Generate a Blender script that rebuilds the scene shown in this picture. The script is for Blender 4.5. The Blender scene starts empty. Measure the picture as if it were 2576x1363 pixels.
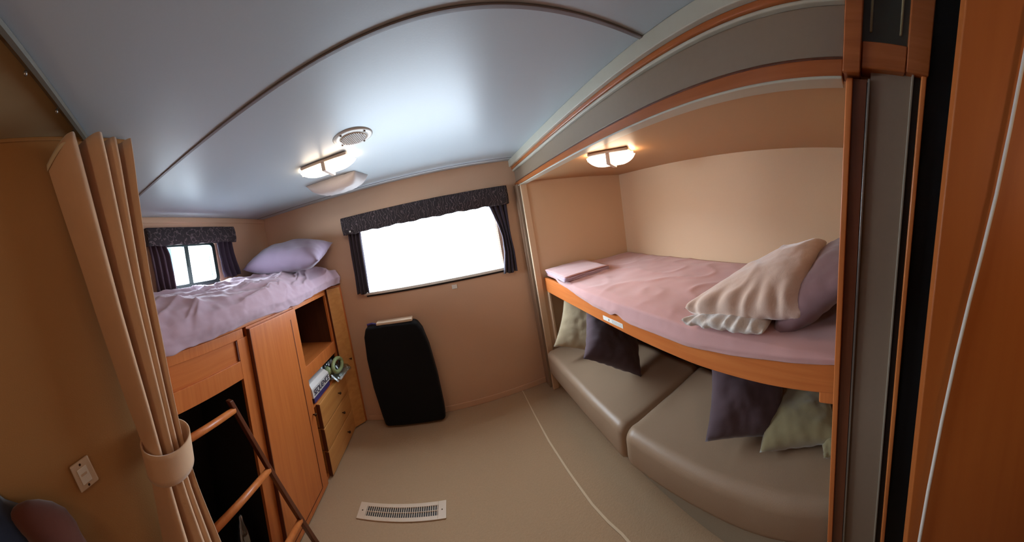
import bpy, bmesh, math, random
from mathutils import Vector, Matrix, noise
random.seed(4)
PI = math.pi
sc = bpy.context.scene
col = sc.collection

# ------------------------------------------------------------------ materials
def new_mat(name):
    m = bpy.data.materials.new(name); m.use_nodes = True
    nt = m.node_tree; nt.nodes.clear()
    out = nt.nodes.new('ShaderNodeOutputMaterial')
    b = nt.nodes.new('ShaderNodeBsdfPrincipled')
    nt.links.new(b.outputs[0], out.inputs[0])
    return m, nt, b, out
def lin(c):
    return tuple(((v/255)/12.92 if v/255 <= .04045 else ((v/255+.055)/1.055)**2.4) for v in c)+(1,)
def coords(nt, scale=(1, 1, 1), kind='Object', rot=(0, 0, 0)):
    tc = nt.nodes.new('ShaderNodeTexCoord'); mp = nt.nodes.new('ShaderNodeMapping')
    mp.inputs['Scale'].default_value = scale; mp.inputs['Rotation'].default_value = rot
    nt.links.new(tc.outputs[kind], mp.inputs[0]); return mp.outputs[0]
def bump(nt, b, h, strength=.2, dist=.002):
    bp = nt.nodes.new('ShaderNodeBump'); bp.inputs['Strength'].default_value = strength
    bp.inputs['Distance'].default_value = dist
    nt.links.new(h, bp.inputs['Height']); nt.links.new(bp.outputs[0], b.inputs['Normal'])
def plain(name, c, rough=.6, metal=0, sheen=0, spec=.5, nscale=0, namt=.06, bumps=0, bdist=.002):
    m, nt, b, out = new_mat(name)
    b.inputs['Roughness'].default_value = rough; b.inputs['Metallic'].default_value = metal
    b.inputs['Specular IOR Level'].default_value = spec
    if sheen: b.inputs['Sheen Weight'].default_value = sheen
    n = nt.nodes.new('ShaderNodeTexNoise'); n.inputs['Scale'].default_value = nscale or 20
    n.inputs['Detail'].default_value = 4
    nt.links.new(coords(nt), n.inputs['Vector'])
    cr = nt.nodes.new('ShaderNodeValToRGB')
    cl = lin(c)
    cr.color_ramp.elements[0].color = tuple(v*(1-namt) for v in cl[:3])+(1,)
    cr.color_ramp.elements[1].color = tuple(min(1, v*(1+namt)) for v in cl[:3])+(1,)
    nt.links.new(n.outputs[0], cr.inputs[0]); nt.links.new(cr.outputs[0], b.inputs['Base Color'])
    if bumps: bump(nt, b, n.outputs[0], bumps, bdist)
    return m
def wood(name, c1, c2, scale=(18, 18, 1.2), rough=.35):
    m, nt, b, out = new_mat(name)
    v = coords(nt, scale)
    n = nt.nodes.new('ShaderNodeTexNoise'); n.inputs['Scale'].default_value = 1.6
    n.inputs['Detail'].default_value = 6; n.inputs['Distortion'].default_value = .6
    nt.links.new(v, n.inputs['Vector'])
    cr = nt.nodes.new('ShaderNodeValToRGB')
    cr.color_ramp.elements[0].position = .3; cr.color_ramp.elements[1].position = .72
    cr.color_ramp.elements[0].color = lin(c1); cr.color_ramp.elements[1].color = lin(c2)
    nt.links.new(n.outputs[0], cr.inputs[0]); nt.links.new(cr.outputs[0], b.inputs['Base Color'])
    b.inputs['Roughness'].default_value = rough
    bump(nt, b, n.outputs[0], .08, .001)
    return m
def fabric(name, c, rough=.9, sheen=.3, weave=700, wrinkle=0, namt=.08, wscale=9):
    m, nt, b, out = new_mat(name)
    b.inputs['Roughness'].default_value = rough; b.inputs['Sheen Weight'].default_value = sheen
    b.inputs['Specular IOR Level'].default_value = .2
    v = coords(nt)
    n = nt.nodes.new('ShaderNodeTexNoise'); n.inputs['Scale'].default_value = weave; n.inputs['Detail'].default_value = 2
    w = nt.nodes.new('ShaderNodeTexNoise'); w.inputs['Scale'].default_value = wscale; w.inputs['Detail'].default_value = 4
    w.inputs['Distortion'].default_value = .7
    nt.links.new(v, n.inputs['Vector']); nt.links.new(v, w.inputs['Vector'])
    cr = nt.nodes.new('ShaderNodeValToRGB'); cl = lin(c)
    cr.color_ramp.elements[0].color = tuple(x*(1-namt) for x in cl[:3])+(1,)
    cr.color_ramp.elements[1].color = tuple(min(1, x*(1+namt)) for x in cl[:3])+(1,)
    nt.links.new(w.outputs[0], cr.inputs[0]); nt.links.new(cr.outputs[0], b.inputs['Base Color'])
    mx = nt.nodes.new('ShaderNodeMath'); mx.operation = 'MULTIPLY_ADD'
    mx.inputs[1].default_value = .06
    nt.links.new(n.outputs[0], mx.inputs[0])
    ml = nt.nodes.new('ShaderNodeMath'); ml.operation = 'MULTIPLY'; ml.inputs[1].default_value = wrinkle
    nt.links.new(w.outputs[0], ml.inputs[0]); nt.links.new(ml.outputs[0], mx.inputs[2])
    bump(nt, b, mx.outputs[0], .5, .01)
    return m
def emit(name, c, s):
    m, nt, b, out = new_mat(name)
    b.inputs['Base Color'].default_value = (.9, .88, .84, 1)
    b.inputs['Emission Color'].default_value = c; b.inputs['Emission Strength'].default_value = s
    b.inputs['Roughness'].default_value = .4
    return m
def patterned(name, base, mark, scale=38):
    m, nt, b, out = new_mat(name)
    b.inputs['Roughness'].default_value = .9
    w = nt.nodes.new('ShaderNodeTexWave'); w.inputs['Scale'].default_value = scale*.35
    w.inputs['Distortion'].default_value = 14; w.inputs['Detail'].default_value = 2; w.inputs['Detail Scale'].default_value = 1.4
    nt.links.new(coords(nt), w.inputs['Vector'])
    cr = nt.nodes.new('ShaderNodeValToRGB'); cr.color_ramp.elements[0].position = .86; cr.color_ramp.elements[1].position = .97
    cr.color_ramp.elements[0].color = lin(base); cr.color_ramp.elements[1].color = lin(mark)
    nt.links.new(w.outputs[0], cr.inputs[0]); nt.links.new(cr.outputs[0], b.inputs['Base Color'])
    return m

M = {}
M['ceiling'] = plain('ceiling_panel', (172, 182, 188), rough=.38, nscale=160, namt=.02, bumps=.06)
M['hall_ceiling'] = plain('hall_ceiling_warm_tint', (150, 132, 100), rough=.6, nscale=160, namt=.03)
M['seam'] = plain('seam_strip', (112, 104, 104), rough=.5)
M['wall'] = plain('tan_wallcovering', (206, 168, 138), rough=.55, nscale=350, namt=.05, bumps=.12)
M['slide_wall'] = plain('slide_wallcovering', (208, 176, 142), rough=.55, nscale=350, namt=.04, bumps=.1)
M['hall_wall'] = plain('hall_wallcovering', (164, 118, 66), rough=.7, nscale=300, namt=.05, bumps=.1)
M['cream'] = plain('cream_trim', (184, 180, 164), rough=.4)
M['white'] = plain('white_plastic', (226, 222, 212), rough=.35)
M['offwhite'] = plain('almond_plastic', (206, 184, 158), rough=.4)
M['grey_panel'] = plain('grey_vinyl_panel', (134, 116, 98), rough=.36, nscale=60, namt=.05)
M['dark_panel'] = plain('dark_panel', (52, 50, 42), rough=.3)
M['flat_black'] = plain('flat_black', (10, 9, 9), rough=.6)
M['wood'] = wood('honey_maple', (190, 104, 50), (206, 122, 62), scale=(30, 30, 1.6))
M['wood_h'] = wood('honey_maple_horizontal', (188, 102, 48), (204, 120, 60), scale=(30, 1.6, 30))
M['rail_wood'] = wood('reddish_maple_moulding', (150, 80, 38), (170, 96, 50), scale=(30, 1.6, 30), rough=.24)
M['wood_light'] = wood('light_maple_drawer', (196, 134, 70), (214, 154, 88), scale=(18, 1.2, 18))
M['wood_dark'] = wood('dark_wood_and_edge_shade', (84, 44, 26), (110, 60, 36))
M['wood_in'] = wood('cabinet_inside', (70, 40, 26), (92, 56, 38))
M['wood_door'] = wood('orange_wood_door', (158, 82, 22), (166, 90, 28), rough=.6)
M['groove'] = plain('groove_shadow_tone', (96, 44, 20), rough=.6)
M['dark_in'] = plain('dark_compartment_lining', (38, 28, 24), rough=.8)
M['carpet'] = fabric('beige_carpet', (170, 142, 110), rough=1, sheen=.2, weave=260, wrinkle=.35, namt=.10, wscale=110)
M['carpet_seam'] = plain('carpet_seam', (206, 184, 152), rough=.9)
M['lilac'] = fabric('lilac_sheet', (184, 158, 172), wrinkle=.5, wscale=7, namt=.04)
M['mauve'] = fabric('mauve_pink_sheet', (194, 148, 143), wrinkle=.12, wscale=5, namt=.03)
M['pillow_lilac'] = fabric('lilac_pillowcase', (140, 122, 142), wrinkle=.5, wscale=8)
M['pillow_mauve'] = fabric('dusky_mauve_pillowcase', (124, 92, 92), wrinkle=.4, wscale=6)
M['fleece'] = fabric('cream_fleece', (220, 190, 170), rough=1, sheen=.8, weave=260, wrinkle=.45, wscale=16, namt=.05)
M['fleece2'] = fabric('pale_fleece_underside', (214, 204, 194), rough=1, sheen=.8, weave=260, wrinkle=1.0, wscale=16)
M['sofa'] = plain('taupe_leatherette', (160, 134, 108), rough=.42, nscale=240, namt=.05, bumps=.12)
M['plum'] = fabric('dark_plum_cushion', (84, 66, 70), wrinkle=.4)
M['cream_cush'] = fabric('cream_cushion', (176, 158, 126), wrinkle=.4)
M['green_cush'] = fabric('olive_cushion', (138, 124, 88), sheen=.6, wrinkle=.4)
M['curtain'] = fabric('beige_curtain', (216, 178, 142), wrinkle=.1, wscale=14)
M['curtain_w'] = fabric('curtain_header_tape', (214, 200, 170))
M['valance'] = patterned('dark_patterned_valance', (46, 38, 40), (96, 82, 84))
M['drape'] = fabric('dark_window_curtain', (54, 44, 56), wrinkle=.2)
M['drape_p'] = fabric('dark_purple_window_curtain', (74, 56, 66), wrinkle=.3)
M['frame_dark'] = plain('dark_green_window_frame', (34, 52, 50), rough=.35)
M['steel'] = plain('brushed_steel', (150, 148, 142), rough=.35, metal=.8)
M['bronze'] = plain('dark_bronze', (70, 48, 26), rough=.4, metal=.7)
M['black_fabric'] = fabric('black_fabric', (14, 14, 15), sheen=.05, wrinkle=.05)
M['lamp_on'] = emit('lit_lamp_lens', (1, .80, .60, 1), 15)
M['lamp_on2'] = emit('lit_slide_lamp_lens', (1, .76, .54, 1), 21)
M['lamp_base'] = plain('lamp_base', (228, 208, 190), rough=.4)
M['track'] = plain('dark_track', (96, 92, 82), rough=.4, metal=.2)
M['cord'] = fabric('white_cord', (206, 200, 190))
M['navy'] = fabric('navy_cloth', (30, 36, 52), wrinkle=.4)
M['red_cloth'] = fabric('dusky_red_cloth', (92, 50, 38), wrinkle=.4)
M['blue'] = plain('box_blue', (64, 54, 110), rough=.5)
M['box_white'] = plain('box_white', (214, 212, 208), rough=.45)
M['ink'] = plain('printed_ink', (60, 54, 78), rough=.5)
M['green_pl'] = plain('green_plastic', (150, 168, 120), rough=.4)
M['house_white'] = plain('neighbour_white_siding', (236, 240, 240), rough=.6)
M['house_blue'] = plain('neighbour_blue_grey_window', (34, 56, 64), rough=.4)
def clear(name, tint=(1, 1, 1, 1), fac=.12, rough=.02):
    m, nt, b, out = new_mat(name); nt.nodes.remove(b)
    t = nt.nodes.new('ShaderNodeBsdfTransparent'); g = nt.nodes.new('ShaderNodeBsdfGlossy'); mx = nt.nodes.new('ShaderNodeMixShader')
    t.inputs[0].default_value = tint; g.inputs['Roughness'].default_value = rough
    mx.inputs[0].default_value = fac
    nt.links.new(t.outputs[0], mx.inputs[1]); nt.links.new(g.outputs[0], mx.inputs[2]); nt.links.new(mx.outputs[0], out.inputs[0])
    return m
M['glass'] = clear('window_glass', fac=.05)
M['clear_plastic'] = clear('clear_plastic', (.80, .85, .83, 1), .14, .3)
m, nt, b, out = new_mat('frosted_plastic')
b.inputs['Base Color'].default_value = lin((226, 214, 210)); b.inputs['Roughness'].default_value = .5
b.inputs['Transmission Weight'].default_value = .35; b.inputs['Subsurface Weight'].default_value = 0
M['frosted'] = m

# ------------------------------------------------------------------ mesh helpers
def obj(name, bm, mat, parent=None, smooth=False, bevel=0, seg=2, solid=0, sub=0):
    me = bpy.data.meshes.new(name); bm.normal_update(); bm.to_mesh(me); bm.free()
    o = bpy.data.objects.new(name, me); col.objects.link(o)
    for mm in (mat if isinstance(mat, (list, tuple)) else [mat]): me.materials.append(mm)
    if smooth:
        for p in me.polygons: p.use_smooth = True
    if solid:
        md = o.modifiers.new('s', 'SOLIDIFY'); md.thickness = solid; md.offset = 0
    if bevel:
        md = o.modifiers.new('b', 'BEVEL'); md.width = bevel; md.segments = seg; md.limit_method = 'ANGLE'; md.angle_limit = .6
        md.harden_normals = False
        for p in me.polygons: p.use_smooth = True
        wn = o.modifiers.new('w', 'WEIGHTED_NORMAL'); wn.keep_sharp = True
    if sub:
        md = o.modifiers.new('u', 'SUBSURF'); md.levels = sub; md.render_levels = sub
    if parent:
        o.parent = parent
        o.location = -Vector(parent.location)  # parents are unrotated empties: keep world coordinates
    return o
def B(bm, x0, x1, y0, y1, z0, z1, mi=0):
    vs = [bm.verts.new((x, y, z)) for x in (x0, x1) for y in (y0, y1) for z in (z0, z1)]
    fs = [(0, 1, 3, 2), (4, 6, 7, 5), (0, 4, 5, 1), (2, 3, 7, 6), (0, 2, 6, 4), (1, 5, 7, 3)]
    for f in fs:
        fc = bm.faces.new([vs[i] for i in f]); fc.material_index = mi
    return vs
def box(*a):
    bm = bmesh.new(); B(bm, *a); return bm
def tube(bm, pts, r, n=10, cap=True, flat=1.0):
    rings = []
    pts = [Vector(p) for p in pts]
    for i, p in enumerate(pts):
        d = (pts[min(i+1, len(pts)-1)]-pts[max(i-1, 0)]).normalized()
        up = Vector((0, 0, 1)) if abs(d.z) < .9 else Vector((1, 0, 0))
        a = d.cross(up).normalized(); c = d.cross(a).normalized()
        rr = r[i] if isinstance(r, (list, tuple)) else r
        rings.append([bm.verts.new(p+a*rr*math.cos(2*PI*k/n)+c*rr*flat*math.sin(2*PI*k/n)) for k in range(n)])
    for i in range(len(rings)-1):
        for k in range(n):
            bm.faces.new((rings[i][k], rings[i][(k+1) % n], rings[i+1][(k+1) % n], rings[i+1][k]))
    if cap:
        bm.faces.new(rings[0][::-1]); bm.faces.new(rings[-1])
    return bm
def lathe(bm, prof, n=32, c=(0, 0, 0), axis='z', sx=1, sy=1):
    rings = []
    for r, h in prof:
        ring = []
        for k in range(n):
            a = 2*PI*k/n
            p = (r*math.cos(a)*sx, r*math.sin(a)*sy, h)
            if axis == 'x': p = (p[2], p[0], p[1])
            ring.append(bm.verts.new((c[0]+p[0], c[1]+p[1], c[2]+p[2])))
        rings.append(ring)
    for i in range(len(rings)-1):
        for k in range(n):
            bm.faces.new((rings[i][k], rings[i][(k+1) % n], rings[i+1][(k+1) % n], rings[i+1][k]))
    if prof[0][0] > 1e-6: bm.faces.new(rings[0][::-1])
    if prof[-1][0] > 1e-6: bm.faces.new(rings[-1])
    bmesh.ops.remove_doubles(bm, verts=bm.verts, dist=1e-6)
    return bm
def grid(fn, nu, nv):
    bm = bmesh.new(); vs = [[bm.verts.new(fn(i/nu, j/nv)) for j in range(nv+1)] for i in range(nu+1)]
    for i in range(nu):
        for j in range(nv):
            bm.faces.new((vs[i][j], vs[i+1][j], vs[i+1][j+1], vs[i][j+1]))
    return bm
def ss(a, b, x):
    t = max(0, min(1, (x-a)/(b-a))); return t*t*(3-2*t)
def lerp(a, b, t): return a+(b-a)*t
def ip(tab, x):
    if x <= tab[0][0]: return tab[0][1]
    for (a, va), (b_, vb) in zip(tab, tab[1:]):
        if x <= b_: return lerp(va, vb, (x-a)/(b_-a))
    return tab[-1][1]
def nz(x, y, z=0, o=3):
    return noise.fractal(Vector((x, y, z)), 1.0, 2.0, o)
def ridge(x, y, z=0):
    v = 1-abs(noise.noise(Vector((x, y, z)))*2.2); return max(0, v)**3

def tag(o, label, cat, group=None):
    o['label'] = label; o['category'] = cat
    if group: o['group'] = group
    return o
def thing(name, label, cat, loc, group=None):
    o = bpy.data.objects.new(name, None); col.objects.link(o); o.location = loc; o.empty_display_size = .05
    return tag(o, label, cat, group)
def struct(o):
    o['kind'] = 'structure'; return o

# ------------------------------------------------------------------ dimensions
XL, XR, YB, H = -1.69, .711, 2.25, 2.045      # left outer wall, slide-out opening, back wall, ceiling
SX, SY, SH = 1.69, 2.10, 1.827               # slide-out: rear wall, far wall, ceiling
HX = -.76                                    # hallway side wall
CX = -1.078                                  # face of the built-in cabinets

# ------------------------------------------------------------------ room shell
struct(obj('floor', box(XL-.1, SX+.1, -1.7, YB+.1, -.06, 0), M['carpet']))
struct(obj('ceiling', box(XL-.1, XR+.06, -1.75, YB+.1, H, H+.05), M['ceiling']))
bm = bmesh.new()
def wall_hole(axis, a, b, u0, u1, z0, z1, hu0, hu1, hz0, hz1):
    bm = bmesh.new()
    for (p, q, r, s) in ((u0, hu0, z0, z1), (hu1, u1, z0, z1), (hu0, hu1, z0, hz0), (hu0, hu1, hz1, z1)):
        if axis == 'y': B(bm, p, q, a, b, r, s)
        else: B(bm, a, b, p, q, r, s)
    return bm
bm.free()
struct(obj('wall_back', wall_hole('y', YB, YB+.06, XL-.06, XR+.04, 0, H, -.73, .475, 1.150, 1.74), M['wall']))
struct(obj('wall_left', wall_hole('x', XL-.06, XL, -.0, YB+.06, 0, H, .96, 1.52, 1.485, 1.85), M['wall']))
struct(obj('wall_hall_left', box(HX-.04, HX, -1.7, .365, 0, H), M['hall_wall']))
struct(obj('wall_bunk_end', box(XL-.05, HX-.04, .315, .365, 0, H), M['wall']))
struct(obj('wall_hall_back', box(HX, XR+.4, -1.75, -1.7, 0, H), M['hall_wall']))
struct(obj('wall_slide_rear', box(SX, SX+.05, -.05, SY+.05, 0, SH), M['slide_wall']))
struct(obj('wall_slide_far', box(XR+.03, SX, SY, SY+.05, 0, SH), M['slide_wall']))
struct(obj('wall_slide_near', box(XR+.03, SX, -.05, 0, 0, SH), M['slide_wall']))
struct(obj('ceiling_slide', box(XR+.03, SX+.05, -.05, SY+.05, SH, SH+.03), plain('slide_ceiling_board', (184, 144, 104), rough=.5, nscale=300, namt=.04)))
# same ceiling beyond the curtain track, its warm dim light painted tan (polygon behind the track line)
bm = bmesh.new()
poly = [(-.76, .230), (-.74, .215), (-.395, -.020), (.30, -.485), (.711, -.76), (.711, -1.7), (-.76, -1.7)]
lo = [bm.verts.new((x, y, H-.006)) for x, y in poly]; hi = [bm.verts.new((x, y, H-.001)) for x, y in poly]
bm.faces.new(lo[::-1]); bm.faces.new(hi)
for i in range(len(poly)): bm.faces.new((lo[i], lo[(i+1) % 7], hi[(i+1) % 7], hi[i]))
struct(obj('ceiling_hall', bm, M['hall_ceiling']))
# header trim on hallway wall
struct(obj('trim_1', box(HX, HX+.008, -1.7, .36, H-.018, H-.006), M['hall_wall'], bevel=.002))
# ceiling seams
bm = bmesh.new(); B(bm, XL, XR, .637, .652, H-.005, H)
struct(obj('trim_2', bm, M['seam'], bevel=.002))
struct(obj('trim_3', box(XL, XR, YB-.115, YB-.11, H-.0025, H), M['seam']))
struct(obj('trim_4', box(XL, XL+.012, .365, YB, H-.045, H), M['wall'], bevel=.004))
# back corner pilaster of the slide-out opening and its bright edge trims
struct(obj('trim_5', box(XR-.034, XR+.03, SY+.045, YB, 0, SH), plain('brown_pilaster', (150, 122, 98), rough=.45), bevel=.003))
struct(obj('trim_6', box(XR-.016, XR+.03, SY+.012, SY+.035, 0, SH), M['cream'], bevel=.004))
struct(obj('trim_7', box(XR-.022, XR+.03, SY-.012, SY+.012, 0, SH), M['slide_wall'], bevel=.004))
# slide-out header, from the ceiling down: cream cove, moulding, grey fascia, wooden rail
def hdr(name, zy, x0, mat, x1=XR+.03, y0=.07, y1=YB):
    bm = box(x0, x1, y0, y1, zy[0], zy[1])
    for v in bm.verts:
        if v.co.y > 1: v.co.z = zy[2] if v.co.z < (zy[0]+zy[1])/2 else zy[3]
    return struct(obj(name, bm, mat, bevel=.003))
hdr('trim_8', (1.998, H, 1.990, H), XR-.045, M['cream'])
hdr('trim_9', (1.982, 1.998, 1.968, 1.990), XR-.028, M['rail_wood'])
hdr('trim_10', (1.974, 1.982, 1.950, 1.968), XR-.020, M['cream'])
hdr('trim_11', (1.866, 1.974, 1.860, 1.950), XR-.006, M['grey_panel'])
hdr('trim_12', (1.856, 1.866, 1.850, 1.860), XR-.010, M['wood_dark'])
hdr('trim_13', (1.815, 1.856, 1.822, 1.850), XR-.020, M['rail_wood'])
struct(obj('trim_14', box(XR-.026, XR+.03, .07, YB, 1.811, 1.818), M['cream'], bevel=.002))
# near jamb of the slide-out opening
bm = bmesh.new()
B(bm, XR-.012, XR+.02, .045, .062, 0, 1.82)
struct(obj('trim_15', bm, M['wood'], bevel=.003))
struct(obj('trim_16', box(XR-.003, XR+.02, .012, .045, 0, 1.82), M['wood_dark']))
struct(obj('trim_17', box(XR-.010, XR+.02, .004, .010, 0, 1.82), M['steel'], bevel=.001))
struct(obj('trim_18', box(XR+.002, XR+.032, -.098, .004, 0, 1.85), M['grey_panel']))
struct(obj('trim_19', box(XR-.010, XR+.02, -.100, -.095, 0, 1.86), plain('dull_trim', (140, 128, 110), rough=.5), bevel=.001))
struct(obj('trim_20', box(XR+.000, XR+.02, -.118, -.100, 0, 1.87), M['flat_black']))
struct(obj('trim_21', box(XR-.012, XR+.02, -.132, -.118, 0, 1.87), M['wood'], bevel=.003))
bm = box(XR+.012, XR+.06, -1.7, -.128, 0, H); B(bm, XR+.032, XR+.06, -.128, .05, 0, H)
struct(obj('trim_22', bm, M['flat_black']))  # black backing paints the dark gap beside the jamb and stops light leaks
# framed dark panel above the jamb
pc = thing('header_cabinet', 'small wood-framed cabinet front with a dark panel above the grey slide-out jamb', 'cabinet', (XR, -.03, 1.83))
bm = bmesh.new()
B(bm, XR-.03, XR+.03, .028, .07, 1.825, H); B(bm, XR-.02, XR+.03, -.135, -.078, 1.84, H)
B(bm, XR-.02, XR+.03, -.078, .028, 1.838, 1.895)
obj('frame', bm, M['rail_wood'], pc, bevel=.004)
obj('panel', box(XR-.004, XR+.02, -.078, .028, 1.895, H), M['dark_panel'], pc)
for ya in (.006, -.064): obj('bead', box(XR-.008, XR, ya, ya+.006, 1.92, H), M['green_cush'], pc, bevel=.002)
# sliding wood door of the hallway beside the camera
d = obj('door_1', box(.490, .525, -1.45, -.145, .0, H-.004), M['wood_door'], bevel=.004); struct(d)
# light seam in the carpet along the slide-out
bm = bmesh.new()
pts = [(.440, 2.24), (.436, 1.9), (.437, 1.62), (.452, 1.35), (.471, 1.115), (.49, 1.0), (.51, .912), (.53, .7), (.54, .2), (.54, -.6)]
prev = None
for i, (x, y) in enumerate(pts):
    w = .004 if y > 1.7 else .006
    a = bm.verts.new((x-w, y, .0035)); c = bm.verts.new((x+w, y, .0035))
    if prev: bm.faces.new((prev[0], prev[1], c, a))
    prev = (a, c)
struct(obj('trim_23', bm, M['carpet_seam'], solid=.004))
struct(obj('baseboard_back', box(-.95, XR, YB-.008, YB, 0, .05), M['wall'], bevel=.003))

# ------------------------------------------------------------------ windows
w1 = struct(obj('window_1', box(-.745, .49, YB+.045, YB+.056, 1.135, 1.755), M['glass']))
bm = bmesh.new()
for a in ((-.75, -.722, 1.14, 1.75), (.467, .495, 1.14, 1.75), (-.75, .495, 1.725, 1.755)): B(bm, a[0], a[1], YB+.02, YB+.045, a[2], a[3])
obj('window_frame', bm, M['white'], w1, bevel=.003)
obj('window_sill', box(-.76, .505, YB-.022, YB+.03, 1.128, 1.152), M['white'], w1, bevel=.004)
obj('sill_gasket', box(-.74, .49, YB-.010, YB, 1.113, 1.128), M['flat_black'], w1)
w2 = struct(obj('window_2', box(XL-.045, XL-.035, .975, 1.51, 1.50, 1.84), M['glass']))
def rrect_ring(y0, y1, z0, z1, t, r, x0, x1, n=6):
    bm = bmesh.new()
    def loop(y0, y1, z0, z1, r):
        out = []
        for cy, cz, a0 in ((y1-r, z1-r, 0), (y0+r, z1-r, 90), (y0+r, z0+r, 180), (y1-r, z0+r, 270)):
            for k in range(n+1):
                a = math.radians(a0+90*k/n); out.append((cy+r*math.cos(a), cz+r*math.sin(a)))
        return out
    L = [loop(y0, y1, z0, z1, r+t), loop(y0+t, y1-t, z0+t, z1-t, r)]
    V = [[[bm.verts.new((x, p[0], p[1])) for p in l] for l in L] for x in (x0, x1)]
    N = len(L[0])
    for k in range(N):
        j = (k+1) % N
        bm.faces.new((V[1][0][k], V[1][0][j], V[1][1][j], V[1][1][k]))
        bm.faces.new((V[0][0][j], V[0][0][k], V[0][1][k], V[0][1][j]))
        bm.faces.new((V[0][0][k], V[0][0][j], V[1][0][j], V[1][0][k]))
        bm.faces.new((V[0][1][j], V[0][1][k], V[1][1][k], V[1][1][j]))
    return bm
obj('window_frame', rrect_ring(.955, 1.525, 1.482, 1.852, .038, .03, XL-.06, XL-.012), M['frame_dark'], w2, bevel=.002)
bm = bmesh.new(); B(bm, XL-.055, XL-.016, 1.205, 1.245, 1.505, 1.83); B(bm, XL-.03, XL-.010, 1.215, 1.225, 1.65, 1.74)
obj('sash_bar', bm, M['frame_dark'], w2, bevel=.003)
obj('window_track', box(XL-.05, XL-.006, .97, 1.51, 1.487, 1.506), M['frame_dark'], w2, bevel=.002)
obj('window_header', box(XL-.04, XL-.002, .95, 1.53, 1.83, 1.856), M['white'], w2, bevel=.002)

def valance(name, label, axis, base, a0, a1, z0, z1, dep, group):
    """box valance with padded rolled top and a wavy lower edge"""
    def f(s, t):
        # s around: end return, front, end return ; t bottom->top->over
        L = a1-a0; tot = L+2*dep; d = s*tot
        if d < dep: a, dd = a0, d
        elif d < dep+L: a, dd = a0+(d-dep), dep
        else: a, dd = a1, dep-(d-dep-L)
        z = lerp(z0+.003*math.sin(d*26)+.0025*math.sin(d*61), z1, t)
        puff = .012*math.sin(PI*min(1, t))+.004*nz(d*14, t*3)
        k = dd/dep
        if axis == 'y': return (a, base-dd-puff*k, z)
        return (base+dd+puff*k, a, z)
    bm = grid(f, 90, 14)
    o = obj(name, bm, M['valance'], smooth=True, solid=.01)
    return tag(o, label, 'valance', group)
v1 = valance('valance', 'wide dark patterned valance over the big bright back window', 'y', YB-.003, -.815, .590, 1.683, 1.832, .075, None)
v2 = valance('valance', 'short dark patterned valance over the small window above the left bunk', 'x', XL+.003, .845, 1.695, 1.815, 1.945, .075, None)
def drape(label, mat, P):
    """P: list of (z, left, right, depth) rows from top to bottom on a wall; f maps (a, depth, z)"""
    axis, base, rows = P
    n = 26
    def f(s, t):
        tt = t*(len(rows)-1); i = min(int(tt), len(rows)-2); k = tt-i
        z = lerp(rows[i][0], rows[i+1][0], k); l = lerp(rows[i][1], rows[i+1][1], k); r = lerp(rows[i][2], rows[i+1][2], k)
        a = lerp(l, r, s); dpt = .028+.014*math.sin(s*2*PI*3.5+.6*math.sin(t*4))+.004*nz(s*5, t*3)
        z += .006*math.sin(s*9)*t
        return (a, base-dpt, z) if axis == 'y' else (base+dpt, a, z)
    o = obj('window_curtain', grid(f, n*2, 26), mat, smooth=True, solid=.004)
    return tag(o, label, 'curtain')
drape('dark gathered curtain panel at the left side of the big back window', M['drape'],
      ('y', YB-.01, [(1.76, -.785, -.665), (1.60, -.79, -.680), (1.35, -.80, -.690), (1.15, -.815, -.70)]))
drape('dark curtain panel pinched at the middle on the right side of the big back window', M['drape'],
      ('y', YB-.01, [(1.76, .40, .585), (1.66, .435, .580), (1.52, .475, .575), (1.42, .495, .572), (1.28, .490, .580), (1.10, .455, .575)]))
drape('dark purple curtain panel left of the small bunk window', M['drape_p'],
      ('x', XL+.01, [(1.84, .86, 1.00), (1.75, .87, 1.035), (1.6, .88, 1.045), (1.50, .885, 1.045), (1.485, .90, 1.02)]))
drape('dark curtain panel at the right side of the small bunk window, nearest the lilac pillow', M['drape'],
      ('x', XL+.01, [(1.86, 1.50, 1.68), (1.72, 1.50, 1.69), (1.58, 1.51, 1.72), (1.52, 1.53, 1.72)]))
sb = obj('button', lathe(bmesh.new(), [(0, 0), (.007, 0), (.008, .003), (0, .005)], 12), M['white'], smooth=True)
sb.parent = v1; sb.rotation_euler = (PI/2, 0, 0); sb.location = (-.745, 2.152, 1.705)

# things outside the small window
nb = thing('neighbouring_trailer', 'white neighbouring trailer seen outside the small bunk window', 'trailer', (-4.2, 4.0, 0))
bm = box(-4.6, -4.2, 1.5, 8.5, 0.3, 2.35); obj('body', bm, M['house_white'], nb, bevel=.05)
obj('window', box(-4.2, -4.18, 2.35, 2.65, 1.62, 2.2), M['house_blue'], nb, bevel=.01)
obj('door_panel', box(-4.2, -4.18, 3.55, 4.25, 1.30, 1.98), M['house_blue'], nb, bevel=.01)
tag(obj('outdoor_ground', box(-12, -1.9, -6, 14, -.8, -.7), M['house_white']), 'pale ground outside the small bunk window', 'ground')['kind'] = 'structure'

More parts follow.
